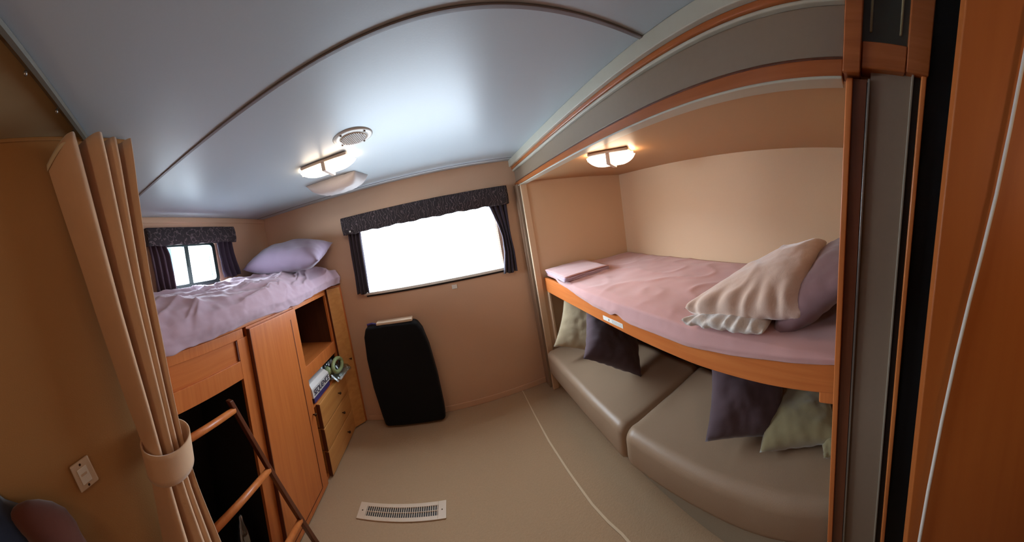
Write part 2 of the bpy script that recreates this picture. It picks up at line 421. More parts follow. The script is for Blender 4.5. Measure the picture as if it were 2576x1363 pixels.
# ------------------------------------------------------------------ ceiling fittings
def lens_half(bm, x0, x1, y0, y1, z0, z1, endx):
    """one moulded lens half, rounded toward endx (-1 left, +1 right)"""
    nx, ny = 14, 12
    vs = []
    for i in range(nx+1):
        row = []
        for j in range(ny+1):
            u = i/nx; v = j/ny*2-1
            e = u if endx > 0 else 1-u
            wd = (1-max(0, e-.35)**2*1.3)
            x = lerp(x0, x1, u); yc = (y0+y1)/2; y = yc+v*wd*(y1-y0)/2
            dome = (1-abs(v)**3)*(1-max(0, e-.3)**2*1.9)
            dome = max(0, dome)**.6
            row.append(bm.verts.new((x, y, lerp(z1, z0, dome))))
        vs.append(row)
    for i in range(nx):
        for j in range(ny): bm.faces.new((vs[i][j], vs[i][j+1], vs[i+1][j+1], vs[i+1][j]))
    # close the top
    edge = [vs[0][j] for j in range(ny+1)]+[vs[i][ny] for i in range(1, nx+1)]+[vs[nx][j] for j in range(ny-1, -1, -1)]+[vs[i][0] for i in range(nx-1, 0, -1)]
    bm.faces.new(edge)
def ceiling_lamp(x, y, z, label, lmat, hx=.145, hy=.062, rot=0, dep=.045):
    t = thing('ceiling_lamp', label, 'lamp', (x, y, z-.012), None)
    def o2(n, bm, mat, **k):
        o = obj(n, bm, mat, None, **k); o.parent = t; return o
    bm = bmesh.new(); B(bm, -hx*.86, hx*.86, -hy*1.12, hy*1.12, -.006, .0115)
    o2('base', bm, M['lamp_base'], bevel=.012, seg=3)
    for sgn in (-1, 1):
        bm = bmesh.new()
        if sgn < 0: lens_half(bm, -hx, -.010, -hy, hy, -dep, -.006, -1)
        else: lens_half(bm, .010, hx, -hy, hy, -dep, -.006, 1)
        o2('lens', bm, lmat, smooth=True)
    bm = bmesh.new(); B(bm, -.012, .012, -hy*1.08, hy*1.08, -dep-.004, -.004)
    o2('centre_clip', bm, M['lamp_base'], bevel=.005)
    bm = bmesh.new(); B(bm, -hx-.006, -hx+.006, -.004, .004, -.02, 0)
    o2('switch', bm, M['white'], bevel=.001)
    t.rotation_euler = (0, 0, rot)
    return t
ceiling_lamp(-.522, 1.360, H, 'lit double-lens lamp on the grey ceiling beside the round vent', M['lamp_on'], hx=.158, hy=.066, dep=.046)
ceiling_lamp(.925, 1.20, SH, 'lit double-lens lamp on the slide-out ceiling above the right bunk', M['lamp_on2'], hx=.128, hy=.075, rot=math.radians(-50), dep=.058)
# stitching ghost of the lit lamp, built as a frosted shell
def fr(s, t):
    u = s*2-1; v = t*2-1
    k = max(0, (1-abs(u)**3.2))**.5*max(0, (1-abs(v)**3))**.5
    return (-.622+u*.18+v*.02, 1.745+v*.09, H-.001-.088*k-.004*nz(u*4, v*4))
tag(obj('lamp_stitch_ghost', grid(fr, 40, 24), M['frosted'], smooth=True, solid=.003), 'frosted pinkish-white stitching ghost of the lit lamp on the ceiling behind it', 'lamp ghost')
# round vent
t = thing('round_ceiling_vent', 'round white ceiling vent with a brown mesh grille and screws', 'vent', (-.302, 1.164, H))
bm = lathe(bmesh.new(), [(.058, -.0005), (.060, -.008), (.084, -.006), (.092, -.0005)], 40, (-.302, 1.164, H))
obj('ring', bm, M['white'], t, smooth=True)
bm = lathe(bmesh.new(), [(0, -.0105), (.058, -.0105), (.060, -.001)], 32, (-.302, 1.164, H)); obj('grille', bm, M['offwhite'], t)
bm = bmesh.new()
for k in range(-6, 7):
    w = math.sqrt(max(0, .056**2-(k*.0085)**2))
    B(bm, -.302+k*.0085-.0022, -.302+k*.0085+.0022, 1.164-w, 1.164+w, H-.0125, H-.010)
obj('grille_slats', bm, plain('vent_brown', (120, 96, 84)), t)
for k in range(4):
    a = PI/4+k*PI/2+.3
    obj('screw', lathe(bmesh.new(), [(0, -.011), (.004, -.011), (.005, -.006)], 10, (-.302+.074*math.cos(a), 1.164+.074*math.sin(a), H)), M['bronze'], t)
# curtain track with gliders
t = thing('curtain_track', 'dark ceiling curtain track with shiny gliders at the upper left', 'curtain track', (-.53, .09, H))
bm = bmesh.new(); tube(bm, [(-.752, .223, H-.012), (-.395, -.020, H-.012), (.30, -.485, H-.012)], .0125, 8)
obj('rail', bm, M['track'], t, smooth=False)
for (x, y) in ((-.405, -.018), (-.49, .038), (-.61, .12), (-.70, .18)):
    obj('glider', lathe(bmesh.new(), [(0, -.030), (.004, -.029), (.004, -.02), (.002, -.018)], 10, (x-.004, y-.006, H)), M['steel'], t, smooth=True)

# ------------------------------------------------------------------ privacy curtain
t = thing('privacy_curtain', 'tall beige privacy curtain gathered and tied back at the left', 'curtain', (-.69, .35, 0.0))
rows = [(1.985, -.700, .105, .318, 1.0), (1.82, -.700, .138, .325, .95), (1.5, -.695, .200, .345, .8), (1.25, -.690, .255, .362, .6), (1.12, -.690, .285, .378, .35),
        (1.0, -.690, .298, .400, .5), (.8, -.695, .322, .450, .8), (.4, -.70, .36, .50, 1.0), (.03, -.70, .38, .53, 1.1)]
def cf(s, tt):
    z = lerp(1.985, .03, tt)
    for a, b_ in zip(rows, rows[1:]):
        if z >= b_[0]-1e-9:
            k = (a[0]-z)/(a[0]-b_[0]); break
    x = lerp(a[1], b_[1], k); y0 = lerp(a[2], b_[2], k); y1 = lerp(a[3], b_[3], k); am = lerp(a[4], b_[4], k)
    top = ss(.25, 0, tt)
    ph = s*2*PI*(4.5)
    if s < .55: ph = s/.55*2*PI*1.5
    else: ph = 3*PI+(s-.55)/.45*2*PI*2
    big = 1-ss(.5, .8, s)
    off = am*(.030+.022*big)*math.cos(ph+PI)+.004*nz(s*4, tt*1.5)
    y = lerp(y0, y1, s)+(.006+.006*big)*am*math.sin(ph+PI+.8)
    x += .04*s*top
    zz = z - (.045*ss(.22, 0, s)*top if tt < .3 else 0) - .02*s*ss(.06, 0, tt)
    return (x+off, y, zz)
obj('cloth', grid(cf, 170, 60), M['curtain'], t, smooth=True, solid=.004)
# header tape showing at the top inside edge
def hf(s, tt):
    p = cf(.02+s*.26, .001); return (p[0]-.006, p[1]-.004*(1), p[2]+.004-.022*tt)
obj('header_tape', grid(hf, 24, 2), M['curtain_w'], t, smooth=True, solid=.002)
def tf(s, tt):
    a = s*2*PI
    z = 1.150-.070*tt
    cy = .338+.0*tt; ry = .064+.010*max(0, -math.cos(a))*(1-tt); rx = .048
    y = cy+ry*math.cos(a); x = -.690+rx*math.sin(a)
    z += .005*math.cos(a) - .016*math.sin(a)
    return (x, y, z)
obj('tie_band', grid(tf, 60, 6), M['curtain'], t, smooth=True, solid=.004)

# wall socket, slightly askew on the hallway wall
t = thing('wall_socket', 'almond wall plate with a rectangular insert on the tan wall left of the curtain', 'socket', (HX+.001, .126, 1.098))
def o2(n, bm, mat, **k):
    o = obj(n, bm, mat, None, **k); o.parent = t; return o
o2('plate', box(0, .008, -.026, .026, -.033, .033), M['offwhite'], bevel=.003)
o2('insert', box(.008, .011, -.013, .013, -.019, .019), M['white'], bevel=.001)
bm = bmesh.new(); B(bm, .011, .013, -.008, .008, .002, .006); o2('rocker_line', bm, M['offwhite'])
for s_ in (-1, 1): o2('screw', lathe(bmesh.new(), [(.003, .008), (.0025, .0095), (0, .0095)], 10, (0, 0, s_*.026), axis='x'), M['bronze'])
t.rotation_euler = (math.radians(22), 0, 0)

# jacket hanging on the hallway wall at the lower left
t = thing('hanging_jacket', 'blurry dark navy and dusky red jacket hanging at the bottom left corner', 'jacket', (HX, 0, .5))
def jf(s, tt):
    u = s*2-1; z = lerp(1.085, .45, tt)
    wdt = .17*(1-.9*(1-ss(0, .10, tt)))
    y = -.115+u*wdt+.01*nz(s*3, tt*3); d = .075*max(0, (1-abs(u)**2.5))**.5*ss(-.05, .08, tt)+.006*nz(s*4, tt*6, 2)
    return (HX+.012+d, y, z)
obj('body', grid(jf, 40, 40), M['navy'], t, smooth=True, solid=.006)
bm = bmesh.new(); tube(bm, [(HX+.045, -.06, 1.06), (HX+.05, -.03, 1.062), (HX+.055, .02, 1.045), (HX+.058, .06, 1.01), (HX+.058, .09, .95), (HX+.055, .11, .85), (HX+.05, .12, .65), (HX+.045, .12, .5)], [.01, .030, .045, .052, .055, .053, .048, .042], 24)
obj('sleeve', bm, M['red_cloth'], t, smooth=True, sub=1)

# white cord hanging down the wood door
bm = bmesh.new()
cp = [(2.0, -.352), (1.85, -.345), (1.55, -.320), (1.3, -.280), (1.05, -.245), (.7, -.205), (.45, -.185)]
CORD = [(.480, -.2740, 1.992), (.480, -.2670, 1.85), (.480, -.2505, 1.56), (.480, -.2197, 1.36), (.480, -.1920, 1.1), (.480, -.1680, .7), (.480, -.158, .2), (.480, -.158, .02)]
tube(bm, CORD, .0045, 8)
tag(obj('white_rope', bm, M['cord'], smooth=True, sub=1), 'thin white woven rope running down the orange wood door at far right', 'rope')

# ------------------------------------------------------------------ left built-in cabinets
X0 = XL+.0   # back of the cabinets
def knob(x, y, z, parent):
    obj('knob', lathe(bmesh.new(), [(.004, 0), (.004, .012), (.010, .016), (.010, .022), (.006, .027), (0, .027)], 16, (x, y, z), axis='x'), M['bronze'], parent, smooth=True)
# open cabinet (dark compartment, near end)
t = thing('open_cabinet', 'honey wood cabinet with a large dark open compartment behind the ladder', 'cabinet', (CX, .65, 0))
bm = bmesh.new()
B(bm, CX-.02, CX, .37, 1.06, 1.186, 1.235); B(bm, CX-.02, CX, 1.006, 1.088, 0, 1.186); B(bm, CX-.02, CX, .37, .41, 0, 1.186)
B(bm, CX-.02, CX, .41, 1.006, .985, 1.076); B(bm, CX-.02, CX, .41, 1.006, 0, .045)
obj('face_frame', bm, M['wood'], t, bevel=.002)
obj('recessed_panel', box(CX-.02, CX-.011, .41, 1.006, 1.076, 1.186), M['wood_h'], t)
bm = bmesh.new(); B(bm, CX-.011, CX-.0015, .998, 1.006, 1.08, 1.182)
obj('panel_edge_shade', bm, M['groove'], t)  # dark strip paints the shade along the recess edge
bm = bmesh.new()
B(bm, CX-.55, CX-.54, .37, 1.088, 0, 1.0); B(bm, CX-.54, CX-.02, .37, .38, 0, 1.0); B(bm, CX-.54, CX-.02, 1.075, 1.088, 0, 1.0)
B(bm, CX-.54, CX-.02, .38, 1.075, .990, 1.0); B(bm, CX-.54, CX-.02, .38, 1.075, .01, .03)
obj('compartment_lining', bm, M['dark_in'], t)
# wardrobe with tall door
t = thing('wardrobe_cabinet', 'narrow honey wood wardrobe with one tall panelled door beside the ladder', 'cabinet', (CX, 1.33, 0))
bm = bmesh.new(); B(bm, X0+.03, CX-.001, 1.090, 1.575, 0, 1.235)
obj('body', bm, M['wood'], t)
dr = obj('door', box(CX, CX+.024, 1.092, 1.572, .012, 1.224), M['wood'], t, bevel=.003)
bm = bmesh.new(); B(bm, CX+.0238, CX+.0255, 1.492, 1.498, .05, 1.165); B(bm, CX+.0238, CX+.0255, 1.10, 1.492, .048, .053)
g = obj('groove_shade_strip', bm, M['groove'], None); g.parent = dr; g.location = (0, 0, 0)  # raised dark strips stand for the shaded groove
bm = bmesh.new(); B(bm, CX-.0005, CX+.0238, 1.0885, 1.0935, .012, 1.224)
g = obj('edge_shade', bm, M['wood_dark'], None); g.parent = dr  # shaded near side of the overlay door, painted dark
bm = lathe(bmesh.new(), [(.004, 0), (.004, .012), (.010, .016), (.010, .022), (.006, .027), (0, .027)], 16, (CX+.024, 1.545, .50), axis='x')
g = obj('knob', bm, M['bronze'], None, smooth=True); g.parent = dr
# drawer cabinet with two open niches
t = thing('drawer_cabinet', 'honey wood cabinet with two open niches above three drawers', 'cabinet', (CX, 1.87, 0))
bm = bmesh.new()
B(bm, CX-.02, CX, 1.577, 2.135, 1.205, 1.235); B(bm, CX-.02, CX, 1.577, 1.60, 0, 1.205); B(bm, CX-.02, CX, 2.10, 2.135, 0, 1.205)
B(bm, CX-.02, CX, 1.60, 2.10, .700, .795); B(bm, CX-.02, CX, 1.60, 2.10, .505, .530); B(bm, CX-.02, CX, 1.60, 2.10, 0, .02)
obj('face_frame', bm, M['wood'], t, bevel=.002)
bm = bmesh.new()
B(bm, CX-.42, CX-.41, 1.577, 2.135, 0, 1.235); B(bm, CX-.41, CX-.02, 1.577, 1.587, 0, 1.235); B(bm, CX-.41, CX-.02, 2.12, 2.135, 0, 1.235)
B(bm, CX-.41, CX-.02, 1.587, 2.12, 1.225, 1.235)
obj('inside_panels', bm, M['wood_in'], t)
bm = bmesh.new(); B(bm, CX-.41, CX-.02, 1.587, 2.12, .770, .786)
obj('shelf', bm, M['wood_h'], t)
bm = bmesh.new(); B(bm, CX-.41, CX-.02, 1.587, 2.12, .505, .522)
obj('shelf', bm, M['wood_h'], t)
for (z0, z1, yk, zk) in ((.342, .512, 1.945, .425), (.182, .335, 1.95, .262), (.006, .175, 1.975, .085)):
    dw = obj('drawer', box(CX-.3, CX+.030, 1.640, 2.170, z0, z1), M['wood_light'], t, bevel=.004)
    k = lathe(bmesh.new(), [(.004, 0), (.004, .012), (.010, .016), (.010, .022), (.006, .027), (0, .027)], 16, (CX+.030, yk, zk), axis='x')
    g = obj('knob', k, M['bronze'], None, smooth=True); g.parent = dw
    g = obj('edge_shade', box(CX, CX+.0295, 1.636, 1.6405, z0+.003, z1-.003), M['wood_dark'], None); g.parent = dw  # shade on the near side of the drawer front, as dark colour
# corner cabinet with angled door
t = thing('corner_cabinet', 'slim honey wood corner cabinet with an angled door against the back wall', 'cabinet', (CX, 2.2, 0))
def prism(pts, z0, z1):
    bm = bmesh.new(); lo = [bm.verts.new((x, y, z0)) for x, y in pts]; hi = [bm.verts.new((x, y, z1)) for x, y in pts]
    bm.faces.new(lo[::-1]); bm.faces.new(hi); n = len(pts)
    for i in range(n): bm.faces.new((lo[i], lo[(i+1) % n], hi[(i+1) % n], hi[i]))
    return bm
obj('body', prism([(X0+.03, 2.14), (CX-.005, 2.14), (-.975, 2.247), (X0+.03, 2.247)], 0, 1.258), M['wood'], t)
dr = obj('door', prism([(CX+.004, 2.128), (CX+.018, 2.120), (-.975, 2.215), (-.99, 2.228)], .012, 1.245), M['wood_light'], t, bevel=.002)
g = obj('edge_shade', prism([(CX-.002, 2.131), (CX+.017, 2.117), (CX+.020, 2.1205), (CX+.002, 2.134)], .012, 1.245), M['wood_dark'], None); g.parent = dr  # dark colour paints the shade on the near side of this door
g = obj('knob', lathe(bmesh.new(), [(.004, 0), (.004, .012), (.009, .016), (.009, .022), (0, .026)], 14, (-1.0, 2.185, .60), axis='x'), M['bronze'], None, smooth=True); g.parent = dr
# bunk board the mattress lies on
tag(obj('bunk_board', box(X0, CX, .37, 2.137, 1.236, 1.257), M['wood_h'], bevel=.003), 'honey wood board across the cabinet tops carrying the left mattress', 'bunk board')

# mattress with rumpled sheet
def mt(s, tt):
    y = lerp(.375, 2.240, tt)
    far = ss(1.9, 2.24, y)
    xf = CX+.022+.085*far
    zb = 1.246+.02*far+.012*math.sin(y*7)+.01*nz(y*5, 3)
    # profile from the hem up and over to the wall
    P = [(0, xf, zb), (.12, xf+.012, zb+.055), (.24, xf-.012, zb+.115), (.36, xf-.065, 1.405), (.5, xf-.16, 1.442), (.75, xf-.36, 1.462), (1, XL+.014, 1.475)]
    x = ip([(p[0], p[1]) for p in P], s); z = ip([(p[0], p[2]) for p in P], s)
    w = ss(.05, .3, s)
    r = ridge(x*6+y*1.0+.5*nz(x*2, y*2), y*1.6-x*1.5)*.028 + ridge(x*11-3+nz(x*3, y*3), y*3+x*4)*.014+.006*nz(x*8, y*8)
    z += r*(.35+.65*w)*ss(1.0, .92, s); x += .010*nz(y*6, s*5)+.008*math.sin(y*40)*ss(.2, 0, s)*0
    z -= .015*ss(.9, 1, s)
    endr = ss(2.24, 2.16, y)*1.0
    z = lerp(min(z, 1.40), z, endr)
    return (x, y, z)
bm = grid(mt, 90, 260)
tag(obj('bunk_mattress', bm, M['lilac'], smooth=True, solid=.006), 'mattress under a rumpled lilac sheet on the left bunk below the small window', 'mattress')

def pillow_bm(w, h, t, pinch=.10, seed=0, nn=30, sag=0, pw=.55, crinkle=1):
    bm = bmesh.new(); top, bot = [], []
    for side in (1, -1):
        rows = []
        for i in range(nn+1):
            r = []
            for j in range(nn+1):
                u = i/nn*2-1; v = j/nn*2-1
                if side == -1 and (i in (0, nn) or j in (0, nn)):
                    r.append(top[i][j]); continue
                x = w/2*u*(1-pinch*(1-v*v)*abs(u)**3) ; y = h/2*v*(1-pinch*(1-u*u)*abs(v)**3)
                k = (max(0, 1-abs(u)**2.4)*max(0, 1-abs(v)**2.4))**pw
                e = (1-(1-abs(u))*(1-abs(v)))
                z = side*t/2*k+.012*crinkle*nz(u*2+seed, v*2, side, 4)*(k**.5)
                # puckers running in from the edges
                z += .004*crinkle*math.sin(u*22+seed*2)*abs(v)**5*(1-abs(u)**4)+.004*crinkle*math.sin(v*18+seed)*abs(u)**5*(1-abs(v)**4)
                r.append(bm.verts.new((x, y, z)))
            rows.append(r)
        if side == 1: top = rows
        for i in range(nn):
            for j in range(nn):
                q = (rows[i][j], rows[i+1][j], rows[i+1][j+1], rows[i][j+1])
                bm.faces.new(q if side == 1 else q[::-1])
    return bm
def put_pillow(name, label, cat, mat, size, loc, rot, seed=0, group=None, pw=.55, pinch=.10, rest=None):
    o = obj(name, pillow_bm(*size, seed=seed, pw=pw, pinch=pinch), mat, smooth=True)
    o.location = loc; o.rotation_euler = rot
    if rest is not None:      # set the lowest point down on the surface it lies on (cloth gives 6 mm)
        m3 = o.rotation_euler.to_matrix(); low = min((m3 @ v.co).z for v in o.data.vertices)
        o.location.z = rest-low-.006
    return tag(o, label, cat, group)
put_pillow('bed_pillow', 'plump lilac pillow at the head of the left bunk in the corner', 'pillow', M['pillow_lilac'], (.70, .46, .25), (-1.27, 1.95, 1.600), (math.radians(16), math.radians(3), math.radians(6)), 3, pinch=.07, rest=1.462)

# game box on the lower shelf
t = thing('board_game_box', 'white and blue board game box printed SEQUENCE on the lower shelf', 'game box', (-1.16, 1.73, .523))
o = obj('box_bottom', box(-1.27, -1.066, 1.615, 1.875, .531, .575), M['blue'], t, bevel=.002)
bm = bmesh.new()
vs = [(-1.062, 1.605, .570), (-1.062, 1.885, .570), (-1.066, 1.885, .632), (-1.066, 1.605, .632), (-1.09, 1.62, .660), (-1.09, 1.87, .660), (-1.275, 1.605, .570), (-1.275, 1.885, .570), (-1.275, 1.87, .690), (-1.275, 1.62, .690)]
V = [bm.verts.new(v) for v in vs]
for f in ((0, 1, 2, 3), (3, 2, 5, 4), (4, 5, 8, 9), (0, 3, 4, 9, 6), (1, 7, 8, 5, 2), (6, 9, 8, 7), (0, 6, 7, 1)): bm.faces.new([V[i] for i in f])
lid = obj('lid', bm, M['box_white'], t, bevel=.003)
cu = bpy.data.curves.new('lettering', 'FONT'); cu.body = 'SEQUENCE'; cu.size = .062; cu.extrude = .0006; cu.align_x = 'CENTER'; cu.align_y = 'CENTER'
cu.space_character = .92
tx = bpy.data.objects.new('lettering', cu); col.objects.link(tx)
bpy.context.view_layer.update()
me = bpy.data.meshes.new_from_object(tx); bpy.data.objects.remove(tx)
tx = bpy.data.objects.new('lettering', me); col.objects.link(tx); me.materials.clear(); me.materials.append(M['ink'])
wd = max(v.co.x for v in me.vertices)-min(v.co.x for v in me.vertices)
tx.parent = lid
tx.rotation_euler = (PI/2, 0, PI/2); tx.scale = (.245/wd, .9, 1); tx.location = (-1.0605, 1.745, .601)
# packaged green item
t = thing('plastic_package', 'green plastic item with an oval hole in clear wrap beside the game box', 'package', (-1.05, 2.02, .531))
bm = bmesh.new()
pts = [(-1.035+.035*math.sin(a)*0, 2.02+.085*math.cos(a), .625+.045*math.sin(a)) for a in [2*PI*k/28 for k in range(29)]]
pts = [(-1.03-.25*(p[2]-.58), p[1], p[2]) for p in pts]
tube(bm, pts, .016, 10, cap=False); obj('green_ring', bm, M['green_pl'], t, smooth=True)
bm = bmesh.new(); tube(bm, [(-1.10, 1.90, .60), (-1.09, 1.93, .62), (-1.075, 1.96, .60)], [.03, .035, .025], 12); obj('green_handle', bm, M['green_pl'], t, smooth=True)
def wf(s, tt):
    y = lerp(1.905, 2.165, s); z = lerp(.534, .70, tt)+.012*nz(s*5, tt*5)
    return (-1.008-.18*(tt)+.012*nz(s*6, tt*6, 3)+.02*s, y, z)
obj('clear_wrap', grid(wf, 20, 14), M['clear_plastic'], t, solid=.0015)
bm = bmesh.new(); B(bm, -1.10, -1.0, 1.95, 2.165, .531, .541); obj('label_card', bm, M['box_white'], t, bevel=.001)
tag(obj('wire_key', tube(bmesh.new(), [(-1.16, 1.66+.03*math.cos(a), .7875+.0) if False else (-1.16+.022*math.sin(a), 1.68+.03*math.cos(a), .7885) for a in [2*PI*k/16 for k in range(17)]], .002, 6), M['steel']), 'small thin wire ring lying on the upper niche shelf', 'wire ring')

# ladder leaning at the open compartment
t = thing('bunk_ladder', 'wooden bunk ladder with orange rungs leaning on the dark compartment', 'ladder', (-1.0, .9, 0))
def rail(y0, y1):
    bm = bmesh.new()
    x0, z0, x1, z1 = -1.050, .945, -.965, .0
    w, d = .018, .011
    vs = []
    for (x, y, z) in ((x0, y0, z0), (x1, y1, z1)):
        for (a, b_) in ((-w, -d), (w, -d), (w, d), (-w, d)): vs.append(bm.verts.new((x+a*.9, y+b_, z)))
    for f in ((3, 2, 1, 0), (4, 5, 6, 7), (0, 1, 5, 4), (1, 2, 6, 5), (2, 3, 7, 6), (3, 0, 4, 7)): bm.faces.new([vs[i] for i in f])
    return bm
obj('side_rail', rail(.862, 1.215), M['wood_dark'], t, bevel=.003)
obj('side_rail', rail(.455, .80), M['wood_dark'], t, bevel=.003)
for z in (.895, .545, .20):
    k = (.945-z)/.945; x = lerp(-1.050, -.965, k)+.004; ya = lerp(.455, .80, k); yb = lerp(.862, 1.215, k)
    obj('rung', tube(bmesh.new(), [(x, ya+.005, z), (x, yb-.005, z)], .0155, 14), M['wood'], t, smooth=True)
# clear bottle and dark bag in the compartment
bm = lathe(bmesh.new(), [(.0, 0), (.045, .002), (.05, .02), (.05, .15), (.04, .20), (.018, .235), (.016, .262), (0, .263)], 24, (-1.22, .945, .031))
tag(obj('clear_bottle', bm, clear('bottle_plastic', (.8, .85, .83, 1), .3, .15), smooth=True), 'clear crinkled plastic bottle on the floor of the dark compartment', 'bottle')
t = thing('dark_bag', 'dark bag with a pale grey strap deep in the open compartment', 'bag', (-1.38, .66, .03))
o = obj('body', pillow_bm(.42, .36, .24, seed=5), M['black_fabric'], t, smooth=True); o.location = Vector((-1.40, .66, .20))-t.location; o.rotation_euler = (PI/2*.9, 0, PI/2)
bm = bmesh.new(); tube(bm, [(-1.24, .52, .36), (-1.2, .60, .33), (-1.18, .70, .30), (-1.2, .80, .24)], .009, 8, flat=.5)
obj('strap', bm, M['steel'], t, smooth=True)

# ------------------------------------------------------------------ back wall items
t = thing('suitcase', 'large black rounded upright case standing on the carpet below the big window', 'suitcase', (-.52, 2.18, 0))
prof = [(-.770, .012), (-.785, .10), (-.815, .35), (-.822, .60), (-.808, .79), (-.78, .872), (-.62, .886), (-.40, .880), (-.340, .870), (-.305, .80), (-.275, .65), (-.255, .40), (-.250, .12), (-.255, .012)]
bm = bmesh.new()
fr_ = [bm.verts.new((x, 2.125, z)) for x, z in prof]; bk = [bm.verts.new((x, 2.238, z)) for x, z in prof]
bm.faces.new(fr_); bm.faces.new(bk[::-1])
for i in range(len(prof)): bm.faces.new((fr_[(i+1) % len(prof)], fr_[i], bk[i], bk[(i+1) % len(prof)]))
bmesh.ops.recalc_face_normals(bm, faces=bm.faces)
obj('case', bm, M['black_fabric'], t, bevel=.03, seg=5)
bm = box(-.68, -.37, 2.14, 2.22, .878, .902); obj('top_tray', bm, M['offwhite'], t, bevel=.006)
bm = bmesh.new(); tube(bm, [(-.765, 2.17, .865), (-.765, 2.17, .888), (-.72, 2.17, .895), (-.685, 2.17, .885)], .009, 8); obj('handle', bm, M['blue'], t, smooth=True)
tag(obj('wall_button', box(.00, .045, YB-.006, YB, 1.055, 1.09), M['white'], bevel=.002), 'small pale square plate on the back wall under the big window', 'wall plate')

# floor register
t = thing('floor_register', 'white slotted floor register set in the carpet at the bottom centre', 'floor register', (-.53, 1.432, 0))
def o2(n, bm, mat, **k):
    o = obj(n, bm, mat, None, **k); o.parent = t; return o
hx, hy = .262, .05
bm = bmesh.new(); B(bm, -hx, -.215, -hy, hy, 0, .006); B(bm, .215, hx, -hy, hy, 0, .006); B(bm, -.215, .215, -hy, -.028, 0, .006); B(bm, -.215, .215, .028, hy, 0, .006); B(bm, -.215, .215, -.002, .002, 0, .006)
o2('frame', bm, M['offwhite'], bevel=.0015)
bm = bmesh.new()
for k in range(33):
    x = -.210+k*.0131; B(bm, x-.0022, x+.0022, -.028, .028, .0012, .0055)
o2('slats', bm, M['offwhite'])
o2('duct_shade', box(-.215, .215, -.028, .028, 0.0005, .001), M['flat_black'])  # flat black sheet paints the shade inside the duct
for s_ in (-1, 1): o2('screw', lathe(bmesh.new(), [(.004, .006), (.003, .0075), (0, .0075)], 10, (s_*.238, 0, 0)), M['bronze'])
t.rotation_euler = (0, 0, math.radians(-1.5))

# ------------------------------------------------------------------ right bunk in the slide-out
t = thing('bunk_bed_frame', 'wooden bunk platform with a long front rail in the right slide-out', 'bunk frame', (1.2, 1.0, .86))
obj('platform', box(.79, SX, .005, SY-.002, .975, .995), M['wood_h'], t)
bm = bmesh.new()
N = 40
def rf(s, tt, side):
    y = lerp(.062, SY-.006, s); z = lerp(.908, 1.018, tt)
    return (side, y, z)
bm = bmesh.new(); prev = None
for k in range(41):
    y = lerp(.062, SY-.004, k/40); zb = ip([(.06, .903), (.3, .890), (.6, .880), (1.0, .884), (1.5, .894), (2.1, .898)], y)
    q = [bm.verts.new(p) for p in ((.765, y, zb), (.789, y, zb), (.789, y, 1.018), (.765, y, 1.018))]
    if prev:
        for a in range(4): bm.faces.new((prev[a], prev[(a+1) % 4], q[(a+1) % 4], q[a]))
    else: bm.faces.new(q[::-1])
    prev = q
bm.faces.new(prev); bmesh.ops.recalc_face_normals(bm, faces=bm.faces)
obj('front_rail', bm, M['wood_h'], t, bevel=.004)
obj('bracket', box(.766, .80, .055, .115, .860, .906), M['wood'], t, bevel=.005)
obj('end_board', box(.770, .788, SY-.05, SY-.003, .40, .897), M['slide_wall'], t, bevel=.003)
obj('latch_plate', box(.7635, .766, .050, .062, .90, 1.01), M['flat_black'], t)
st = obj('sticker', box(.7635, .7652, 1.055, 1.235, .907, .932), M['white'], t)
bm = bmesh.new()
for k in range(4): B(bm, .7630, .7636, 1.06, 1.15, .9115+k*.005, .9125+k*.005)
B(bm, .7630, .7636, 1.175, 1.182, .913, .925)
g = obj('sticker_text', bm, M['seam'], None); g.parent = st
# lower end panel edge under the bunk at the far wall
# sheet-covered mattress
def ms(s, tt):
    y = lerp(.02, SY-.012, tt)
    hem = ip([(0, 1.018), (.30, .995), (.45, .978), (.62, .962), (.85, .962), (.97, .960), (1.03, .965), (1.07, .982), (1.09, .986), (1.13, .966), (1.3, .972), (1.42, .985), (1.6, 1.012), (1.85, 1.035), (2.1, 1.03)], y)
    out = .760-.006*ss(1.9, 1.5, y)*ss(.1, .5, y)
    back = ss(1.75, 1.95, y)
    P = [(0, out+.03*back, hem), (.10, out-.002+.03*back, hem+.02), (.2, out+.012+.04*back, 1.040), (.32, out+.06+.04*back, 1.050), (1, SX-.006, 1.052)]
    x = ip([(p[0], p[1]) for p in P], s); z = ip([(p[0], p[2]) for p in P], s)
    w = ss(.12, .4, s)
    z += w*(.007*nz(x*3, y*3)+.006*ridge(x*4, y*4+2)+.006*math.sin(PI*s))
    x += .004*nz(y*7, s*3)
    return (x, y, z)
tag(obj('bunk_mattress', grid(ms, 60, 200), M['mauve'], smooth=True, solid=.005), 'thin mattress under a smooth mauve pink sheet on the right bunk', 'mattress')
# folded sheet at the far end: stacked layers
t = thing('folded_sheet', 'folded mauve sheet with layered edges at the far end of the right bunk', 'folded sheet', (.95, 1.83, 1.06))
for k in range(4):
    z = 1.064+k*.009
    def ff(s, tt, z=z, k=k):
        A = Vector((.742+.004*k, 1.640, z)); Bc = Vector((1.14, 1.66, z)); Cc = Vector((1.16, 2.075, z)); Dd = Vector((.775-.004*k, 2.035, z))
        p = A.lerp(Bc, s).lerp(Dd.lerp(Cc, s), tt); p.z += .003*nz(s*4, tt*4+k)+.004*math.sin(s*3)*(k > 2); return p
    obj('layer', grid(ff, 16, 16), M['mauve'] if k == 3 else M['lilac'], t, smooth=True, solid=.0065, bevel=0)
